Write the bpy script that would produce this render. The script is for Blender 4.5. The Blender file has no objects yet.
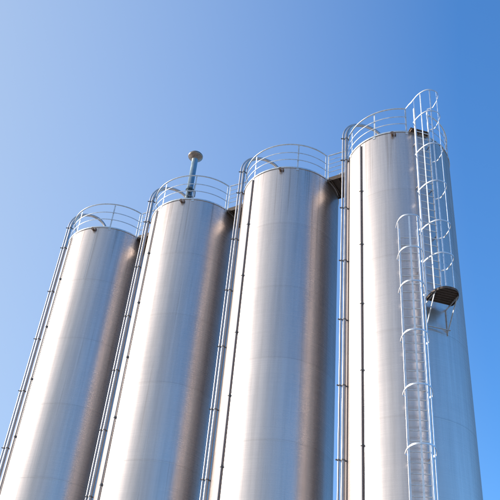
import bpy, math, random
from mathutils import Vector, Matrix
random.seed(7)
R_ = math.radians
scene = bpy.context.scene
col = scene.collection

# ---------------------------------------------------------------- dimensions (metres)
RAD = 1.75                      # silo radius
EYE = 1.6                       # camera height
TOP = 20.125 + EYE              # rim height above the ground
CENTRES = [(-5.70325, 26.544), (-2.19625, 24.33025), (1.31075, 22.1165), (4.81775, 19.90275)]
ROW = -32.262                   # direction from one silo to the next, degrees
COURSE = 2.6

# ---------------------------------------------------------------- materials
def new_mat(name):
    m = bpy.data.materials.new(name); m.use_nodes = True
    nt = m.node_tree; b = nt.nodes['Principled BSDF']
    return m, nt, b

def N(nt, t, **kw):
    n = nt.nodes.new(t)
    for k, v in kw.items():
        if k in n.inputs.keys(): n.inputs[k].default_value = v
        else: setattr(n, k, v)
    return n

def ramp(nt, src, p0, c0, p1, c1):
    r = nt.nodes.new('ShaderNodeValToRGB')
    r.color_ramp.elements[0].position = p0; r.color_ramp.elements[0].color = c0
    r.color_ramp.elements[1].position = p1; r.color_ramp.elements[1].color = c1
    nt.links.new(src, r.inputs[0]); return r

def mapping(nt, src, scale):
    mp = nt.nodes.new('ShaderNodeMapping'); mp.inputs['Scale'].default_value = scale
    nt.links.new(src, mp.inputs['Vector']); return mp

def brushed_steel(name, base, rough, aniso, sheet=True):
    m, nt, b = new_mat(name)
    tc = nt.nodes.new('ShaderNodeTexCoord')
    info = nt.nodes.new('ShaderNodeObjectInfo')
    off = nt.nodes.new('ShaderNodeVectorMath'); off.operation = 'ADD'
    mul = nt.nodes.new('ShaderNodeVectorMath'); mul.operation = 'SCALE'
    comb = nt.nodes.new('ShaderNodeCombineXYZ')
    nt.links.new(info.outputs['Random'], comb.inputs[0]); nt.links.new(info.outputs['Random'], comb.inputs[2])
    nt.links.new(comb.outputs[0], mul.inputs[0]); mul.inputs['Scale'].default_value = 37.0
    nt.links.new(tc.outputs['Object'], off.inputs[0]); nt.links.new(mul.outputs[0], off.inputs[1])
    P = off.outputs[0]
    # long brushing lines that run round the shell
    n1 = N(nt, 'ShaderNodeTexNoise', Scale=1.0, Detail=6.0, Roughness=0.65)
    nt.links.new(mapping(nt, P, (0.5, 0.5, 42.0)).outputs[0], n1.inputs['Vector'])
    # broad blotches in the finish
    n2 = N(nt, 'ShaderNodeTexNoise', Scale=1.0, Detail=4.0, Roughness=0.6)
    nt.links.new(mapping(nt, P, (0.9, 0.9, 0.45)).outputs[0], n2.inputs['Vector'])
    # faint run-off streaks
    n3 = N(nt, 'ShaderNodeTexNoise', Scale=1.0, Detail=5.0, Roughness=0.7)
    nt.links.new(mapping(nt, P, (7.0, 7.0, 0.22)).outputs[0], n3.inputs['Vector'])
    mr = nt.nodes.new('ShaderNodeMath'); mr.operation = 'MULTIPLY_ADD'
    nt.links.new(n1.outputs['Fac'], mr.inputs[0]); mr.inputs[1].default_value = 0.10; mr.inputs[2].default_value = rough - 0.09
    mr2 = nt.nodes.new('ShaderNodeMath'); mr2.operation = 'MULTIPLY_ADD'
    nt.links.new(n2.outputs['Fac'], mr2.inputs[0]); mr2.inputs[1].default_value = 0.10; nt.links.new(mr.outputs[0], mr2.inputs[2])
    nt.links.new(mr2.outputs[0], b.inputs['Roughness'])
    lo = tuple(x * 0.91 for x in base) + (1,); hi = tuple(min(1, x * 1.05) for x in base) + (1,)
    c1 = ramp(nt, n3.outputs['Fac'], 0.32, lo, 0.6, hi)
    mx = nt.nodes.new('ShaderNodeMix'); mx.data_type = 'RGBA'; mx.blend_type = 'MULTIPLY'
    mx.inputs[0].default_value = 1.0
    c2 = ramp(nt, n1.outputs['Fac'], 0.25, (0.93, 0.93, 0.94, 1), 0.7, (1, 1, 1, 1))
    nt.links.new(c1.outputs[0], mx.inputs[6]); nt.links.new(c2.outputs[0], mx.inputs[7])
    nt.links.new(mx.outputs[2], b.inputs['Base Color'])
    mxo = mx
    if sheet:
        sp = nt.nodes.new('ShaderNodeSeparateXYZ'); nt.links.new(tc.outputs['Object'], sp.inputs[0])
        dv = nt.nodes.new('ShaderNodeMath'); dv.operation = 'DIVIDE'; nt.links.new(sp.outputs[2], dv.inputs[0]); dv.inputs[1].default_value = COURSE
        fl = nt.nodes.new('ShaderNodeMath'); fl.operation = 'FLOOR'; nt.links.new(dv.outputs[0], fl.inputs[0])
        ad = nt.nodes.new('ShaderNodeMath'); ad.operation = 'ADD'; nt.links.new(fl.outputs[0], ad.inputs[0]); nt.links.new(info.outputs['Random'], ad.inputs[1])
        wn = nt.nodes.new('ShaderNodeTexWhiteNoise'); wn.noise_dimensions = '1D'; nt.links.new(ad.outputs[0], wn.inputs['W'])
        pr_ = ramp(nt, wn.outputs['Value'], 0, (.94, .94, .945, 1), 1, (1, 1, 1, 1))
        # heat tint and grime on either side of the ring welds
        fr = nt.nodes.new('ShaderNodeMath'); fr.operation = 'PINGPONG'; nt.links.new(sp.outputs[2], fr.inputs[0]); fr.inputs[1].default_value = COURSE / 2
        wob = N(nt, 'ShaderNodeTexNoise', Scale=1.0, Detail=4.0, Roughness=0.7); nt.links.new(mapping(nt, P, (6, 6, 3)).outputs[0], wob.inputs['Vector'])
        wt = nt.nodes.new('ShaderNodeMath'); wt.operation = 'MULTIPLY_ADD'; nt.links.new(wob.outputs['Fac'], wt.inputs[0]); wt.inputs[1].default_value = -.06; nt.links.new(fr.outputs[0], wt.inputs[2])
        wr = ramp(nt, wt.outputs[0], 0.0, (.955, .95, .945, 1), .02, (1, 1, 1, 1))
        # sparse short scratches and smears along the brushing
        sc = N(nt, 'ShaderNodeTexNoise', Scale=1.0, Detail=7.0, Roughness=0.75); nt.links.new(mapping(nt, P, (2.2, 2.2, 60)).outputs[0], sc.inputs['Vector'])
        sr = ramp(nt, sc.outputs['Fac'], 0.66, (1, 1, 1, 1), .74, (.86, .85, .84, 1))
        # dark runs that start under the rim and fade downwards
        rn = N(nt, 'ShaderNodeTexNoise', Scale=1.0, Detail=3.0, Roughness=0.6); nt.links.new(mapping(nt, P, (11, 11, .12)).outputs[0], rn.inputs['Vector'])
        rz = nt.nodes.new('ShaderNodeMapRange'); nt.links.new(sp.outputs[2], rz.inputs['Value']); rz.inputs['From Min'].default_value = -3.2; rz.inputs['From Max'].default_value = 0; rz.inputs['To Min'].default_value = 0; rz.inputs['To Max'].default_value = .12
        ra = nt.nodes.new('ShaderNodeMath'); ra.operation = 'ADD'; nt.links.new(rn.outputs['Fac'], ra.inputs[0]); nt.links.new(rz.outputs[0], ra.inputs[1])
        rr_ = ramp(nt, ra.outputs[0], .64, (1, 1, 1, 1), .74, (.80, .78, .76, 1))
        for src in (pr_, wr, sr, rr_):
            m2 = nt.nodes.new('ShaderNodeMix'); m2.data_type = 'RGBA'; m2.blend_type = 'MULTIPLY'; m2.inputs[0].default_value = 1.0
            nt.links.new(mxo.outputs[2], m2.inputs[6]); nt.links.new(src.outputs[0], m2.inputs[7]); mxo = m2
        nt.links.new(mxo.outputs[2], b.inputs['Base Color'])
    b.inputs['Metallic'].default_value = 1.0
    if sheet:
        b.inputs['Anisotropic'].default_value = aniso
        tg = nt.nodes.new('ShaderNodeTangent'); tg.direction_type = 'RADIAL'; tg.axis = 'Z'
        nt.links.new(tg.outputs[0], b.inputs['Tangent'])
        # slight unevenness of rolled plate
        n4 = N(nt, 'ShaderNodeTexNoise', Scale=1.0, Detail=2.0, Roughness=0.4)
        nt.links.new(mapping(nt, P, (1.6, 1.6, 0.7)).outputs[0], n4.inputs['Vector'])
        n5 = N(nt, 'ShaderNodeTexNoise', Scale=1.0, Detail=3.0, Roughness=0.5)
        nt.links.new(mapping(nt, P, (0.8, 0.8, 16.0)).outputs[0], n5.inputs['Vector'])
        bp = nt.nodes.new('ShaderNodeBump'); bp.inputs['Strength'].default_value = 0.35; bp.inputs['Distance'].default_value = 0.02
        bp2 = nt.nodes.new('ShaderNodeBump'); bp2.inputs['Strength'].default_value = 0.008; bp2.inputs['Distance'].default_value = 0.006
        nt.links.new(n4.outputs['Fac'], bp.inputs['Height']); nt.links.new(n5.outputs['Fac'], bp2.inputs['Height'])
        nt.links.new(bp.outputs[0], bp2.inputs['Normal']); nt.links.new(bp2.outputs[0], b.inputs['Normal'])
        # brushed sheet scatters in two lobes: a tight one and a broad one
        b2 = nt.nodes.new('ShaderNodeBsdfPrincipled'); b2.inputs['Metallic'].default_value = 1.0
        mrb = nt.nodes.new('ShaderNodeMath'); mrb.operation = 'MULTIPLY_ADD'; nt.links.new(n2.outputs['Fac'], mrb.inputs[0])
        mrb.inputs[1].default_value = .12; mrb.inputs[2].default_value = .48; nt.links.new(mrb.outputs[0], b2.inputs['Roughness'])
        nt.links.new(mxo.outputs[2], b2.inputs['Base Color']); nt.links.new(bp2.outputs[0], b2.inputs['Normal'])
        ms = nt.nodes.new('ShaderNodeMixShader'); ms.inputs[0].default_value = .54
        for q in (b, b2): q.inputs['Specular Tint'].default_value = (.50, .46, .45, 1)
        nt.links.new(b.outputs[0], ms.inputs[1]); nt.links.new(b2.outputs[0], ms.inputs[2])
        nt.links.new(ms.outputs[0], nt.nodes['Material Output'].inputs['Surface'])
    return m

def worn(name, base, metallic, rough, var=0.25, scale=9.0):
    m, nt, b = new_mat(name)
    tc = nt.nodes.new('ShaderNodeTexCoord')
    n = N(nt, 'ShaderNodeTexNoise', Scale=scale, Detail=5.0, Roughness=0.65)
    nt.links.new(tc.outputs['Object'], n.inputs['Vector'])
    lo = tuple(x * (1 - var) for x in base) + (1,); hi = tuple(min(1, x * (1 + var * .5)) for x in base) + (1,)
    r = ramp(nt, n.outputs['Fac'], 0.35, lo, 0.65, hi)
    nt.links.new(r.outputs[0], b.inputs['Base Color'])
    mr = nt.nodes.new('ShaderNodeMath'); mr.operation = 'MULTIPLY_ADD'
    nt.links.new(n.outputs['Fac'], mr.inputs[0]); mr.inputs[1].default_value = 0.25; mr.inputs[2].default_value = rough - .12
    nt.links.new(mr.outputs[0], b.inputs['Roughness'])
    b.inputs['Metallic'].default_value = metallic
    bp = nt.nodes.new('ShaderNodeBump'); bp.inputs['Strength'].default_value = 0.15; bp.inputs['Distance'].default_value = 0.003
    nt.links.new(n.outputs['Fac'], bp.inputs['Height']); nt.links.new(bp.outputs[0], b.inputs['Normal'])
    return m

STEEL = brushed_steel('brushed_stainless', (0.67, 0.585, 0.54), 0.26, 0.45)
RIM = worn('rim_steel', (0.72, 0.70, 0.67), 0.9, 0.38, .12)
PIPE = worn('pipe_stainless', (0.52, 0.47, 0.45), 0.95, 0.36, .12, 5)
GALV = worn('galvanised_steel', (0.60, 0.61, 0.62), 0.55, 0.45, .2, 7)
LADDER = worn('bright_aluminium', (0.74, 0.74, 0.75), 0.55, 0.42, .15, 7)
CLAMP = worn('clamp_steel', (0.26, 0.23, 0.21), 0.7, 0.5, .3, 30)
CONDUIT = worn('dark_conduit', (0.20, 0.18, 0.185), 0.2, 0.55, .25, 12)
LUG = worn('weathered_lug', (0.22, 0.14, 0.10), 0.5, 0.55, .3, 30)
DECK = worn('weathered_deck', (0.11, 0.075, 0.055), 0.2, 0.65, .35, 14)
VENT = worn('vent_stainless', (0.40, 0.46, 0.46), 0.95, 0.30, .12, 6)
CAP = worn('vent_cap_bronzed', (0.30, 0.23, 0.19), 0.9, 0.38, .3, 12)
BOX = worn('box_grey', (0.16, 0.17, 0.18), 0.0, 0.5, .15, 20)
CONC = worn('concrete', (0.34, 0.33, 0.31), 0.0, 0.85, .2, 1.3)
YARD = worn('yard_concrete', (0.30, 0.29, 0.27), 0.0, 0.9, .3, .35)
ROOFM = worn('roof_steel', (0.60, 0.58, 0.56), 0.9, 0.42, .15, 3)

# ---------------------------------------------------------------- mesh builder
class MB:
    def __init__(s): s.v = []; s.f = []; s.sm = []
    def add(s, vs, fs, smooth=False):
        o = len(s.v); s.v += [tuple(x) for x in vs]
        s.f += [tuple(i + o for i in f) for f in fs]; s.sm += [smooth] * len(fs)
    def tube(s, pts, r, n=10, closed=False, cap=True):
        pts = [Vector(p) for p in pts]; L = len(pts); vs = []; prev = None
        for i, p in enumerate(pts):
            a = pts[(i - 1) % L] if (i > 0 or closed) else p
            b = pts[(i + 1) % L] if (i < L - 1 or closed) else p
            t = (b - a).normalized()
            if prev is None:
                u = t.orthogonal().normalized() if abs(t.z) > .9 else t.cross(Vector((0, 0, 1))).normalized()
            else: u = (prev - t * prev.dot(t)).normalized()
            prev = u; w = t.cross(u)
            for k in range(n):
                an = 2 * math.pi * k / n; vs.append(p + (u * math.cos(an) + w * math.sin(an)) * r)
        fs = []
        for i in range(L if closed else L - 1):
            j = (i + 1) % L
            for k in range(n):
                fs.append((i * n + k, i * n + (k + 1) % n, j * n + (k + 1) % n, j * n + k))
        s.add(vs, fs, True)
        if cap and not closed:
            s.add([vs[k] for k in range(n)], [tuple(reversed(range(n)))])
            s.add([vs[(L - 1) * n + k] for k in range(n)], [tuple(range(n))])
        return s
    def strip(s, pts, normals, wid, thk, closed=False):
        """flat bar: wid measured across (tangent x normal), thk along the normal"""
        pts = [Vector(p) for p in pts]; L = len(pts); vs = []
        for i, p in enumerate(pts):
            a = pts[(i - 1) % L] if (i > 0 or closed) else p
            b = pts[(i + 1) % L] if (i < L - 1 or closed) else p
            t = (b - a).normalized(); n = Vector(normals[i]); n = (n - t * n.dot(t)).normalized(); c = t.cross(n)
            for (x, y) in ((-1, -1), (1, -1), (1, 1), (-1, 1)): vs.append(p + c * (x * wid / 2) + n * (y * thk / 2))
        fs = []
        for i in range(L if closed else L - 1):
            j = (i + 1) % L
            for k in range(4): fs.append((i * 4 + k, i * 4 + (k + 1) % 4, j * 4 + (k + 1) % 4, j * 4 + k))
        if not closed: fs += [(3, 2, 1, 0), tuple((L - 1) * 4 + k for k in range(4))]
        s.add(vs, fs, False); return s
    def box(s, c, sx, sy, sz, M=None):
        vs = [Vector((x * sx / 2, y * sy / 2, z * sz / 2)) for x in (-1, 1) for y in (-1, 1) for z in (-1, 1)]
        if M: vs = [M @ v for v in vs]
        vs = [v + Vector(c) for v in vs]
        s.add(vs, [(0, 1, 3, 2), (4, 6, 7, 5), (0, 4, 5, 1), (2, 3, 7, 6), (0, 2, 6, 4), (1, 5, 7, 3)]); return s
    def lathe(s, prof, n=96, cap0=False, cap1=False, smooth=True):
        vs = []; m = len(prof)
        for k in range(n):
            a = 2 * math.pi * k / n
            for (r, z) in prof: vs.append((r * math.cos(a), r * math.sin(a), z))
        fs = []
        for k in range(n):
            q = (k + 1) % n
            for i in range(m - 1): fs.append((k * m + i, q * m + i, q * m + i + 1, k * m + i + 1))
        s.add(vs, fs, smooth)
        if cap0: s.add([vs[k * m] for k in range(n)], [tuple(reversed(range(n)))])
        if cap1: s.add([vs[k * m + m - 1] for k in range(n)], [tuple(range(n))])
        return s
    def build(s, name, mat, parent=None, loc=(0, 0, 0)):
        me = bpy.data.meshes.new(name); me.from_pydata(s.v, [], s.f); me.update()
        me.polygons.foreach_set('use_smooth', s.sm)
        me.materials.append(mat)
        o = bpy.data.objects.new(name, me); col.objects.link(o); o.location = loc
        if parent: o.parent = parent
        return o

def empty(name, loc, rz, label, cat, group=None):
    o = bpy.data.objects.new(name, None); col.objects.link(o)
    o.location = loc; o.rotation_euler = (0, 0, rz); o.empty_display_size = .3
    o['label'] = label; o['category'] = cat
    if group: o['group'] = group
    return o

def share(src, name, parent, loc=(0, 0, 0), rz=0.0):
    o = src.copy(); o.name = name; col.objects.link(o); o.parent = parent; o.location = loc
    o.rotation_euler = (0, 0, rz); return o

def cyl(r, a, h):
    a = R_(a); return Vector((r * math.cos(a), r * math.sin(a), h))

def smooth_path(pts, per=8):
    P = [Vector(p) for p in pts]; P = [P[0] * 2 - P[1]] + P + [P[-1] * 2 - P[-2]]; out = []
    for i in range(1, len(P) - 2):
        for k in range(per):
            t = k / per; a, b, c, d = P[i - 1], P[i], P[i + 1], P[i + 2]
            out.append(0.5 * ((2 * b) + (c - a) * t + (2 * a - 5 * b + 4 * c - d) * t * t + (3 * b - a - 3 * c + d) * t ** 3))
    out.append(P[-2]); return out

# ---------------------------------------------------------------- setting
g = MB(); S = 1500
g.add([(-S, -S, 0), (S, -S, 0), (S, S, 0), (-S, S, 0)], [(0, 1, 2, 3)])
gr = g.build('ground', YARD); gr['kind'] = 'structure'
pl = MB()
u = Vector((math.cos(R_(ROW)), math.sin(R_(ROW)), 0)); mid = (Vector((*CENTRES[0], 0)) + Vector((*CENTRES[3], 0))) / 2
pl.box((mid.x, mid.y, .075), 17.5, 5.2, .15, Matrix.Rotation(R_(ROW), 3, 'Z'))
pa = pl.build('silo_foundation', CONC)
pa['label'] = 'long concrete plinth on the ground under the row of four silos'; pa['category'] = 'foundation'

# ---------------------------------------------------------------- silo parts (z = 0 at the rim)
BASE = -(TOP - .15)
def shell_mesh():
    b = MB(); prof = [(RAD, BASE)]
    ks = []
    k = 1
    while -COURSE * k > BASE + .3: ks.append(-COURSE * k); k += 1
    for z in reversed(ks):
        prof += [(RAD, z - 1.2), (RAD, z - .03), (RAD, z - .012), (RAD + .0009, z - .005), (RAD + .0009, z + .005), (RAD, z + .012), (RAD, z + .03)]
    prof += [(RAD, -1.2), (RAD, 0)]
    b.lathe(prof, 160)
    rnd = random.Random(3)
    for i, z in enumerate([0] + ks):          # one upright weld bead per course
        z1 = z; z0 = (ks + [BASE])[i]
        a = -118 + 37 * i + rnd.uniform(-8, 8)
        if i == 0: a = -104
        p = [cyl(RAD + .0005, a, z0 + .02), cyl(RAD + .0005, a, z1 - .02 if z1 else -.08)]
        b.strip(p, [cyl(1, a, 0)] * 2, .006, .003)
    return b
PIPE_H = [.98] + [-.12 - 2.2 * k for k in range(9)]
FA, FR = -173.3, 1.125 * RAD
GA, GR = -172.6, 1.062 * RAD
def arch(r0, a, dz, r_pipe, n=12):
    b = MB()
    kx = [(r0, BASE + 1.2), (r0, BASE + 5), (r0, -2), (r0, 0.6), (r0, 1.0), (r0 * .985, 1.28 + dz), (r0 * .93, 1.55 + dz), (r0 * .84, 1.75 + dz), (r0 * .72, 1.85 + dz), (r0 * .56, 1.84 + dz),
          (r0 * .40, 1.70 + dz), (r0 * .27, 1.42 + dz), (r0 * .20, 1.05 + dz), (r0 * .17, .7), (r0 * .16, .12)]
    pts = smooth_path([cyl(r, a, z) for r, z in kx], 6)
    b.tube(pts, r_pipe, n); return b
protos = {}
RAILH = {0: 1.22, 1: 1.20, 2: 1.155, 3: 1.13}
GAPS = {0: [(-49.5, -15)], 1: [(131, 165), (-49.5, -15)], 2: [(131, 165), (-49.5, -15)], 3: [(131, 165), (-92, -64)]}
LABELS = {0: 'farthest and smallest silo, at the left end of the row',
          1: 'stainless silo with the tall capped vent rising from its roof',
          2: 'stainless silo between the vented silo and the silo with ladders',
          3: 'largest, nearest stainless silo carrying the caged ladders'}

def ring_pts(r, h, a0, a1, step=4):
    n = max(2, int(abs(a1 - a0) / step)); return [cyl(r, a0 + (a1 - a0) * i / n, h) for i in range(n + 1)]

def guard_rail(parent, i):
    gaps = GAPS[i]; hh = RAILH[i]; rr = RAD - .012
    spans = []
    if len(gaps) == 1: spans = [(gaps[0][1], gaps[0][0] + 360)]
    else:
        gs = sorted([(a % 360, b % 360) for a, b in gaps])
        for k in range(len(gs)):
            s0 = gs[k][1]; s1 = gs[(k + 1) % len(gs)][0]
            if s1 < s0: s1 += 360
            spans.append((s0, s1))
    root = MB()
    for a0, a1 in spans: root.tube(ring_pts(rr, hh, a0, a1, 3), .024, 8)
    top = root.build('guard_rail', GALV, parent)
    for fr, nm in ((.64, 'mid_rail'), (.34, 'mid_rail')):
        b = MB()
        for a0, a1 in spans:
            p = ring_pts(rr + .0, hh * fr, a0, a1, 3)
            b.strip(p, [Vector((q.x, q.y, 0)) for q in p], .032, .012)
        b.build(nm, GALV, top)
    # kick plate on the rim
    angs = set()
    for a0, a1 in spans:
        a0n, a1n = a0, a1
        n = max(1, round((a1n - a0n) / 46)); 
        for k in range(n + 1): angs.add(round(a0n + (a1n - a0n) * k / n, 2))
    if i == 3:
        angs = {165, 194, 232, 268, 296, 330, 8, 50, 90, 131}
    elif i == 0:
        angs = {310.5, 273, 220, 170, 131, 90, 50, 15, 345}
    elif i == 1:
        angs = {310.5, 265.7, 221, 165, 131, 90, 50, 15, 345}
    else:
        angs = {310.5, 272, 214, 165, 131, 90, 50, 15, 345}
    for a in angs:
        b = MB(); n = cyl(1, a, 0)
        b.strip([cyl(rr - .030, a, -.10), cyl(rr - .030, a, hh - .026)], [n, n], .05, .012)
        b.box(cyl(RAD + .006, a, -.075), .012, .09, .13, Matrix.Rotation(R_(a), 3, 'Z'))
        b.build('post', GALV, top)
    return top

def make_silo(i):
    x, y = CENTRES[i]
    root = empty('silo', (x, y, TOP), 0, LABELS[i], 'silo', 'stainless steel silos standing in a row')
    root.location.z = .15
    zt = TOP - .15
    if 'shell' not in protos:
        protos['shell'] = shell_mesh().build('shell', STEEL, root, (0, 0, zt))
        r = MB(); r.lathe([(RAD - .03, 0.0), (RAD - .06, .02), (1.0, .16), (.35, .27), (.3, .36), (.0005, .37)], 96); protos['roof'] = r.build('roof', ROOFM, root, (0, 0, zt))
        r = MB(); r.lathe([(RAD + .004, -.045), (RAD + .022, -.045), (RAD + .022, .012), (RAD - .05, .012)], 160, smooth=False); protos['rim'] = r.build('rim_ring', RIM, root, (0, 0, zt))
        protos['fill'] = arch(FR, FA, .0, .029).build('vent_pipe', PIPE, root, (0, 0, zt))
        protos['fill2'] = arch(GR, GA, -.04, .058).build('fill_pipe', PIPE, root, (0, 0, zt))
        c = MB(); c.strip([cyl(RAD + .034, -146, BASE + 1), cyl(RAD + .034, -146, -.12)], [cyl(1, -146, 0)] * 2, .046, .034)
        protos['cond'] = c.build('cable_duct', CONDUIT, root, (0, 0, zt))
        objs = [protos[k] for k in ('shell', 'roof', 'rim', 'fill', 'fill2', 'cond')]
        # clamp, clip, lug prototypes
        b = MB(); M = Matrix.Rotation(R_(-173), 3, 'Z')
        b.box(cyl(1.04 * RAD, -173, 0), .15, .035, .03, M)
        b.lathe([(0, 0)], 3) if False else None
        for (rr, aa, tr) in ((FR, FA, .035), (GR, GA, .064)):
            c0 = cyl(rr, aa, 0); ring = [c0 + Vector((math.cos(t) * tr, math.sin(t) * tr, 0)) for t in [k * math.pi / 6 for k in range(12)]]
            b.strip(ring, [q - c0 for q in ring], .036, .010, closed=True)
        b.box(cyl(FR + .055, FA, 0), .05, .03, .03, M)
        protos['clamp'] = b.build('clamp', CLAMP, protos['fill2'], (0, 0, -.12))
        b = MB(); b.box(cyl(RAD + .036, -146, 0), .07, .075, .05, Matrix.Rotation(R_(-146), 3, 'Z'))
        protos['clip'] = b.build('clip', CLAMP, protos['cond'], (0, 0, -2.2))
        b = MB(); b.tube([cyl(RAD, -107.5, -.17), cyl(RAD + .10, -107.5, -.17)], .045, 12); b.tube([cyl(RAD + .1, -107.5, -.17), cyl(RAD + .125, -107.5, -.17)], .062, 12)
        b.box(cyl(RAD + .03, -104.5, -.16), .05, .05, .10, Matrix.Rotation(R_(-105), 3, 'Z'))
        protos['lug'] = b.build('lifting_lug', LUG, root, (0, 0, zt))
        b = MB(); b.lathe([(.001, .42), (.26, .42), (.28, .40), (.28, .30), (.26, .30)], 32); protos['hatch'] = b.build('hatch', ROOFM, protos['roof'], (0, .9, -.22))
        f2, cd = protos['fill2'], protos['cond']
        first = True
    else:
        sh = share(protos['shell'], 'shell', root, (0, 0, zt))
        rf = share(protos['roof'], 'roof', root, (0, 0, zt)); share(protos['hatch'], 'hatch', rf, (0, .9, -.22))
        share(protos['rim'], 'rim_ring', root, (0, 0, zt)); share(protos['fill'], 'vent_pipe', root, (0, 0, zt))
        f2 = share(protos['fill2'], 'fill_pipe', root, (0, 0, zt)); cd = share(protos['cond'], 'cable_duct', root, (0, 0, zt))
        share(protos['lug'], 'lifting_lug', root, (0, 0, zt))
        share(protos['clamp'], 'clamp', f2, (0, 0, -.12)); share(protos['clip'], 'clip', cd, (0, 0, -2.2))
    for h in [.95] + [-.12 - 2.2 * k for k in range(1, 9)]: share(protos['clamp'], 'clamp', f2, (0, 0, h))
    for k in range(2, 9): share(protos['clip'], 'clip', cd, (0, 0, -2.2 * k))
    # handrail
    holder = guard_rail(root, i); holder.location.z = zt
    return root

silos = [make_silo(i) for i in range(4)]

# ---------------------------------------------------------------- walkways between neighbouring silos
WL = ['short railed walkway bridging the farthest silo and the vented silo',
      'short railed walkway bridging the vented silo and its right-hand neighbour',
      'short dark-bottomed walkway leading onto the ladder silo']
for i in range(3):
    A = Vector((*CENTRES[i], TOP)); a = R_(ROW)
    w = empty('walkway', A, a, WL[i], 'walkway', 'walkways linking the silo tops')
    W = 1.0; hw = W / 2
    xe = math.sqrt(RAD * RAD - hw * hw)
    x0 = xe - .02; x1 = 4.147 - xe + .02
    b = MB()
    # deck plate with curved ends that follow the rims
    n = 10; ys = [-hw + W * k / n for k in range(n + 1)]
    vs = []
    for yv in ys:
        c_ = math.sqrt(RAD * RAD - yv * yv) - .10
        for z in (.018, .03): vs.append((c_, yv, z)); vs.append((4.147 - c_, yv, z))
    fs = []
    for k in range(n):
        p, q = k * 4, k * 4 + 4
        fs += [(p, q, q + 1, p + 1), (p + 2, p + 3, q + 3, q + 2), (p, p + 2, q + 2, q), (p + 1, q + 1, q + 3, p + 3)]
    fs += [(0, 1, 3, 2), (n * 4, n * 4 + 2, n * 4 + 3, n * 4 + 1)]
    b.add(vs, fs)
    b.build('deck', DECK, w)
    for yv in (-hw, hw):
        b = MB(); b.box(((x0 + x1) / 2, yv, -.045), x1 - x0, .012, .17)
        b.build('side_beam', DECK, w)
    for k in range(3):
        b = MB(); xx = 1.82 + .26 * k; b.box((xx, 0, -.032), .04, W - .03, .09); b.build('cross_beam', DECK, w)
    rh0, rh1 = RAILH[i], RAILH[i + 1]
    for yv in (-hw, hw):
        b = MB(); xa, xb = x0 + .07, x1 - .07
        b.tube([(xa, yv, rh0), (xb, yv, rh1)], .022, 8)
        hr = b.build('handrail', GALV, w)
        for fr in (.8, .62, .44, .26):
            b = MB(); b.tube([(xa, yv, rh0 * fr), (xb, yv, rh1 * fr)], .010, 6); b.build('mid_rail', GALV, hr)
        for xx, hh in ((xa, rh0), (xb, rh1)):
            b = MB(); b.strip([(xx, yv, -.05), (xx, yv, hh)], [(1, 0, 0)] * 2, .014, .045); b.build('post', GALV, hr)

# ---------------------------------------------------------------- caged ladders on the near silo
C4 = Vector((*CENTRES[3], TOP))
def frame(ang):
    """ladder frame: +x = to the right seen from the camera, +y = out from the shell"""
    a = R_(ang); n = Vector((math.cos(a), math.sin(a), 0)); t = Vector((-n.y, n.x, 0))
    return n, t
def ladder(ang, rho, w, h_bot, h_top, rung_top, hoops, D, W, label, name='caged_ladder', top_extra=False, strap_bot=None, x_shift=0.0, straps=(20, 52, 90, 128, 160), sw=.037):
    n, t = frame(ang)
    o = C4 + n * rho
    root = empty(name, (o.x, o.y, TOP + h_bot), math.atan2(t.y, t.x), label, 'ladder', None)
    # local axes: x = t ; y = -n (because z up, x=t -> y = z cross x)
    dz = -h_bot
    L = lambda x, out, h: Vector((x, -out, h + dz))
    for s in (-1, 1):
        b = MB(); b.strip([L(s * w / 2, 0, h_bot), L(s * w / 2, 0, h_top)], [(1, 0, 0)] * 2, .065, .045)
        st = b.build('stile', LADDER, root)
        h = h_bot + .5
        while h < min(h_top, -.15):
            bb = MB(); bb.box(L(s * w / 2, -(rho - RAD) / 2, h), .012, rho - RAD, .05); bb.build('wall_bracket', CLAMP, st); h += 1.9
    h = h_bot + .28; k = 0
    while h <= rung_top:
        b = MB(); b.tube([L(-w / 2, 0, h), L(w / 2, 0, h)], .016, 6); b.build('rung', LADDER, root); h += .28
    def hp(tt, h, sc=1.0):
        x = -W / 2 * math.copysign(abs(math.cos(tt)) ** .75, math.cos(tt)) * sc + x_shift * math.sin(tt)
        y = (D) * abs(math.sin(tt)) ** .72 * sc
        return L(x, y, h)
    def hoop_pts(h, extra=False):
        ts = [math.pi * k / 36 for k in range(37)]
        p = [hp(x, h) for x in ts]
        p = [L(-w / 2, 0.0, h)] + p[1:-1] + [L(w / 2, 0.0, h)]
        if extra:
            e = [q for q in p if True][1:-6]
            e0 = C4 + cyl(RAD - .012, -92, 0) - o
            p = [L(e0.dot(t), e0.dot(n), RAILH[3]), L(-.40, -.06, RAILH[3] - .01)] + [q for q in e if (-q.y) > .12] + p[-6:]
        return p
    cage = None
    for j, h in enumerate(hoops):
        ex = top_extra and j == 0
        p = hoop_pts(h, ex)
        cen = L(0, D * .45, h)
        nr = [(q - cen) for q in p]
        b = MB(); b.strip(p, nr, .045, .012); b.build('cage_hoop', LADDER, root)
    hb = strap_bot if strap_bot is not None else hoops[-1]
    for tt in straps:
        tt = R_(tt); p = [hp(tt, hb), hp(tt, hoops[0])]
        cen = L(0, D * .45, 0); nv = Vector((p[0].x - cen.x, p[0].y - cen.y, 0)).normalized()
        p = [q - nv * .013 for q in p]
        b = MB(); b.strip(p, [nv] * 2, sw, .009); b.build('cage_strap', LADDER, root)
    return root

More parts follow.
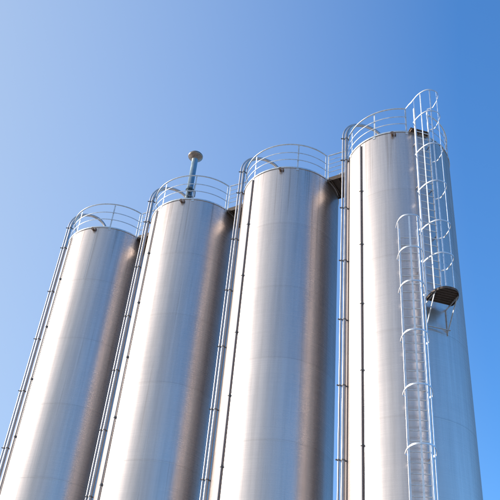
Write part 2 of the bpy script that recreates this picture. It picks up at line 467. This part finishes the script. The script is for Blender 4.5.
PLAT_H = -6.90
lo = ladder(-97.0, 1.95, .52, BASE + .02, -4.45, -4.75, [-4.5, -5.68, -6.86, -8.43, -10.02, -11.6, -13.2, -14.8, -16.4, -18.2], .74, .74,
            'long lower caged ladder rising up the near silo to the small round platform', straps=(24, 86, 117, 137), sw=.05)
up = ladder(-77.9, 1.95, .48, PLAT_H + .02, .93, .0, [1.08, .05, -1.45, -3.05, -4.62, -5.81], .82, .76,
            'upper caged ladder from the round platform to the roof of the near silo', top_extra=True, strap_bot=PLAT_H - .05, x_shift=.06, straps=(10, 36, 79, 106))

# rest platform under the upper ladder
n, t = frame(-77.9); o = C4 + n * RAD
pr = empty('rest_platform', (o.x, o.y, TOP + PLAT_H), math.atan2(t.y, t.x),
           'small rounded platform with dark underside below the upper caged ladder', 'platform')
def dshape(hw, dep, x_off, k=28):
    out = [(x_off - hw * .8, -.15)]
    for j in range(k + 1):
        a = math.pi - math.pi * j / k
        out.append((x_off + hw * math.copysign(abs(math.cos(a)) ** .8, math.cos(a)), -(.25 + (dep - .25) * abs(math.sin(a)) ** .8)))
    out.append((x_off + hw * .8, -.15)); return out
sh = dshape(.40, .93, .13)
b = MB(); m = len(sh)
b.add([(x, y, -.012) for x, y in sh] + [(x, y, 0) for x, y in sh], [tuple(range(m - 1, -1, -1)), tuple(range(m, 2 * m))] + [(k, (k + 1) % m, m + (k + 1) % m, m + k) for k in range(m)])
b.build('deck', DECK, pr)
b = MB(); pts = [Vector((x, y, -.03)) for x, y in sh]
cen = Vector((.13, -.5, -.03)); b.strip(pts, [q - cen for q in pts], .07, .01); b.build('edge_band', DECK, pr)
for k in range(7):
    yy = -.20 - .105 * k
    hwk = .38 if yy > -.45 else .38 * math.sqrt(max(.05, 1 - ((-yy - .40) / .57) ** 2))
    b = MB(); b.box((.13, yy, -.028), 2 * hwk, .014, .03); b.build('deck_rib', DECK, pr)
for s in (-1, 1):
    xx = .13 + s * .33
    wy = .0 + 1.75 - math.sqrt(1.75 ** 2 - xx ** 2)
    b = MB(); b.strip([(xx, -.60, -.06), (xx, wy - .01, -.80)], [(1, 0, 0)] * 2, .055, .012)
    b.strip([(xx, -.68, -.05), (xx, wy, -.05)], [(1, 0, 0)] * 2, .05, .014)
    b.strip([(xx, wy - .01, -.05), (xx, wy - .01, -.90)], [(1, 0, 0)] * 2, .05, .014)
    b.build('bracket', GALV, pr)
b = MB(); b.strip([(-.22, -.06, -.80), (.48, -.08, -.80)], [(0, 0, 1)] * 2, .04, .012); b.build('cross_bar', GALV, pr)

# landing at the ladder head
n, t = frame(-79); o = C4 + n * RAD
ld = empty('ladder_landing', (o.x, o.y, TOP), math.atan2(t.y, t.x), 'small brown step plate at the rim where the upper ladder meets the roof', 'platform')
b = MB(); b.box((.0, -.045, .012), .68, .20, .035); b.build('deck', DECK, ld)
for xx in (-.3, -.0, .3):
    b = MB(); b.box((xx, -.075, -.04), .03, .13, .06); b.build('bracket', LUG, ld)

# ---------------------------------------------------------------- roof vent on the second silo
vx, vy = CENTRES[1][0] - .45, CENTRES[1][1] - .45
vr = empty('roof_vent', (vx, vy, TOP + .18), 0, 'tall slim roof vent pipe with a wide round cap', 'vent')
VH = 3.28
b = MB(); b.lathe([(.15, -.1), (.15, .02), (.125, .03), (.125, VH - .12)], 32); b.build('pipe', VENT, vr)
b = MB(); b.lathe([(.125, VH - .16), (.14, VH - .14), (.29, VH - .03), (.305, VH), (.305, VH + .05), (.26, VH + .11), (.001, VH + .15)], 40); b.build('cap', CAP, vr)
b = MB(); b.lathe([(.16, VH * .43), (.16, VH * .43 + .02), (.127, VH * .43 + .025)], 32); b.build('flange', VENT, vr)
b = MB(); b.tube([(.17, -.06, 0), (.17, -.06, VH * .50)], .016, 8); cdv = b.build('conduit', BOX, vr)
b = MB(); b.box((.21, -.04, VH * .36), .09, .10, .22); b.build('junction_box', BOX, vr)
for k in range(6):
    b = MB(); z = .25 + .24 * k; b.box((.02, -.14, z), .16, .03, .05); b.build('band', BOX, vr)
for k, (dx, dy) in enumerate(((.5, -.15), (-.35, .45))):
    b = MB(); b.tube([(.1 * (1 if dx > 0 else -1), 0, 1.15), (dx, dy, -.02)], .017, 8); b.build('brace', GALV, vr)

# ---------------------------------------------------------------- camera
f_px, pitch, roll = 806.5, R_(38.498), R_(5.997)
fw = Vector((0, math.cos(pitch), math.sin(pitch))); upv = Vector((0, -math.sin(pitch), math.cos(pitch))); rt = Vector((1, 0, 0))
r2 = rt * math.cos(roll) + upv * math.sin(roll); u2 = -rt * math.sin(roll) + upv * math.cos(roll)
cam = bpy.data.cameras.new('camera'); co = bpy.data.objects.new('camera', cam); col.objects.link(co)
M = Matrix((r2, u2, -fw)).transposed().to_4x4(); M.translation = Vector((0, 0, EYE)); co.matrix_world = M
cam.sensor_width = 36; cam.sensor_height = 36; cam.sensor_fit = 'HORIZONTAL'; cam.lens = 36 * f_px / 500; cam.clip_end = 5000
scene.camera = co

# ---------------------------------------------------------------- light
HAZE_GAIN = 1.1
SUN_AZ, SUN_EL = R_(-190), R_(27)       # azimuth measured from +x, counter-clockwise
sd = Vector((math.cos(SUN_EL) * math.cos(SUN_AZ), math.cos(SUN_EL) * math.sin(SUN_AZ), math.sin(SUN_EL)))
sl = bpy.data.lights.new('sun', 'SUN'); so = bpy.data.objects.new('sun', sl); col.objects.link(so)
sl.energy = 2.6; sl.angle = R_(.5); sl.color = (1, .94, .86); so.rotation_euler = (-sd).to_track_quat('-Z', 'Y').to_euler()
so.location = (0, 0, 40)
w = bpy.data.worlds.new('World'); scene.world = w; w.use_nodes = True; nt = w.node_tree
sky = nt.nodes.new('ShaderNodeTexSky'); sky.sky_type = 'NISHITA'; sky.sun_disc = False
sky.sun_elevation = SUN_EL; sky.sun_rotation = math.pi / 2 - SUN_AZ
sky.altitude = 100; sky.air_density = 1.0; sky.dust_density = 1.0; sky.ozone_density = 5.0
bg = nt.nodes['Background']; bg.inputs['Strength'].default_value = 0.15
def math_(op, *v, clamp=False):
    m = nt.nodes.new('ShaderNodeMath'); m.operation = op; m.use_clamp = clamp
    for i, x in enumerate(v):
        if isinstance(x, (int, float)): m.inputs[i].default_value = x
        else: nt.links.new(x, m.inputs[i])
    return m.outputs[0]
# clear, saturated sky that pales into bright haze on the sun's side
bw = nt.nodes.new('ShaderNodeRGBToBW'); nt.links.new(sky.outputs[0], bw.inputs[0])
mx = nt.nodes.new('ShaderNodeMix'); mx.data_type = 'RGBA'; mx.clamp_factor = False; mx.inputs[0].default_value = 1.45
nt.links.new(bw.outputs[0], mx.inputs[6]); nt.links.new(sky.outputs[0], mx.inputs[7])
vm = nt.nodes.new('ShaderNodeVectorMath'); vm.operation = 'MAXIMUM'; vm.inputs[1].default_value = (0, 0, 0)
nt.links.new(mx.outputs[2], vm.inputs[0])
vs_ = nt.nodes.new('ShaderNodeVectorMath'); vs_.operation = 'SCALE'; vs_.inputs['Scale'].default_value = .85
nt.links.new(vm.outputs[0], vs_.inputs[0])
tcw = nt.nodes.new('ShaderNodeTexCoord'); sx = nt.nodes.new('ShaderNodeSeparateXYZ'); nt.links.new(tcw.outputs['Generated'], sx.inputs[0])
dt = nt.nodes.new('ShaderNodeVectorMath'); dt.operation = 'DOT_PRODUCT'; nt.links.new(tcw.outputs['Generated'], dt.inputs[0])
dt.inputs[1].default_value = (-1, 0, 0)
d = dt.outputs['Value']
k1 = math_('MULTIPLY_ADD', d, 1.08, .25 + .3 * .74)
k = math_('MULTIPLY_ADD', sx.outputs[2], -.3, k1)
k = math_('MINIMUM', math_('MAXIMUM', k, 0.0), .95)
br = math_('MULTIPLY_ADD', math_('MAXIMUM', math_('SUBTRACT', d, .4), 0.0), HAZE_GAIN, 1.0)
pc = nt.nodes.new('ShaderNodeVectorMath'); pc.operation = 'SCALE'; pc.inputs[0].default_value = (1.85, 2.17, 2.5); nt.links.new(br, pc.inputs['Scale'])
mh = nt.nodes.new('ShaderNodeMix'); mh.data_type = 'RGBA'; nt.links.new(k, mh.inputs[0])
nt.links.new(vs_.outputs[0], mh.inputs[6]); nt.links.new(pc.outputs[0], mh.inputs[7])
nt.links.new(mh.outputs[2], bg.inputs[0])
scene.view_settings.view_transform = 'Standard'; scene.view_settings.look = 'None'
scene.view_settings.exposure = 1.0; scene.view_settings.gamma = 1; scene.view_settings.use_curve_mapping = False
scene.render.engine = 'CYCLES'
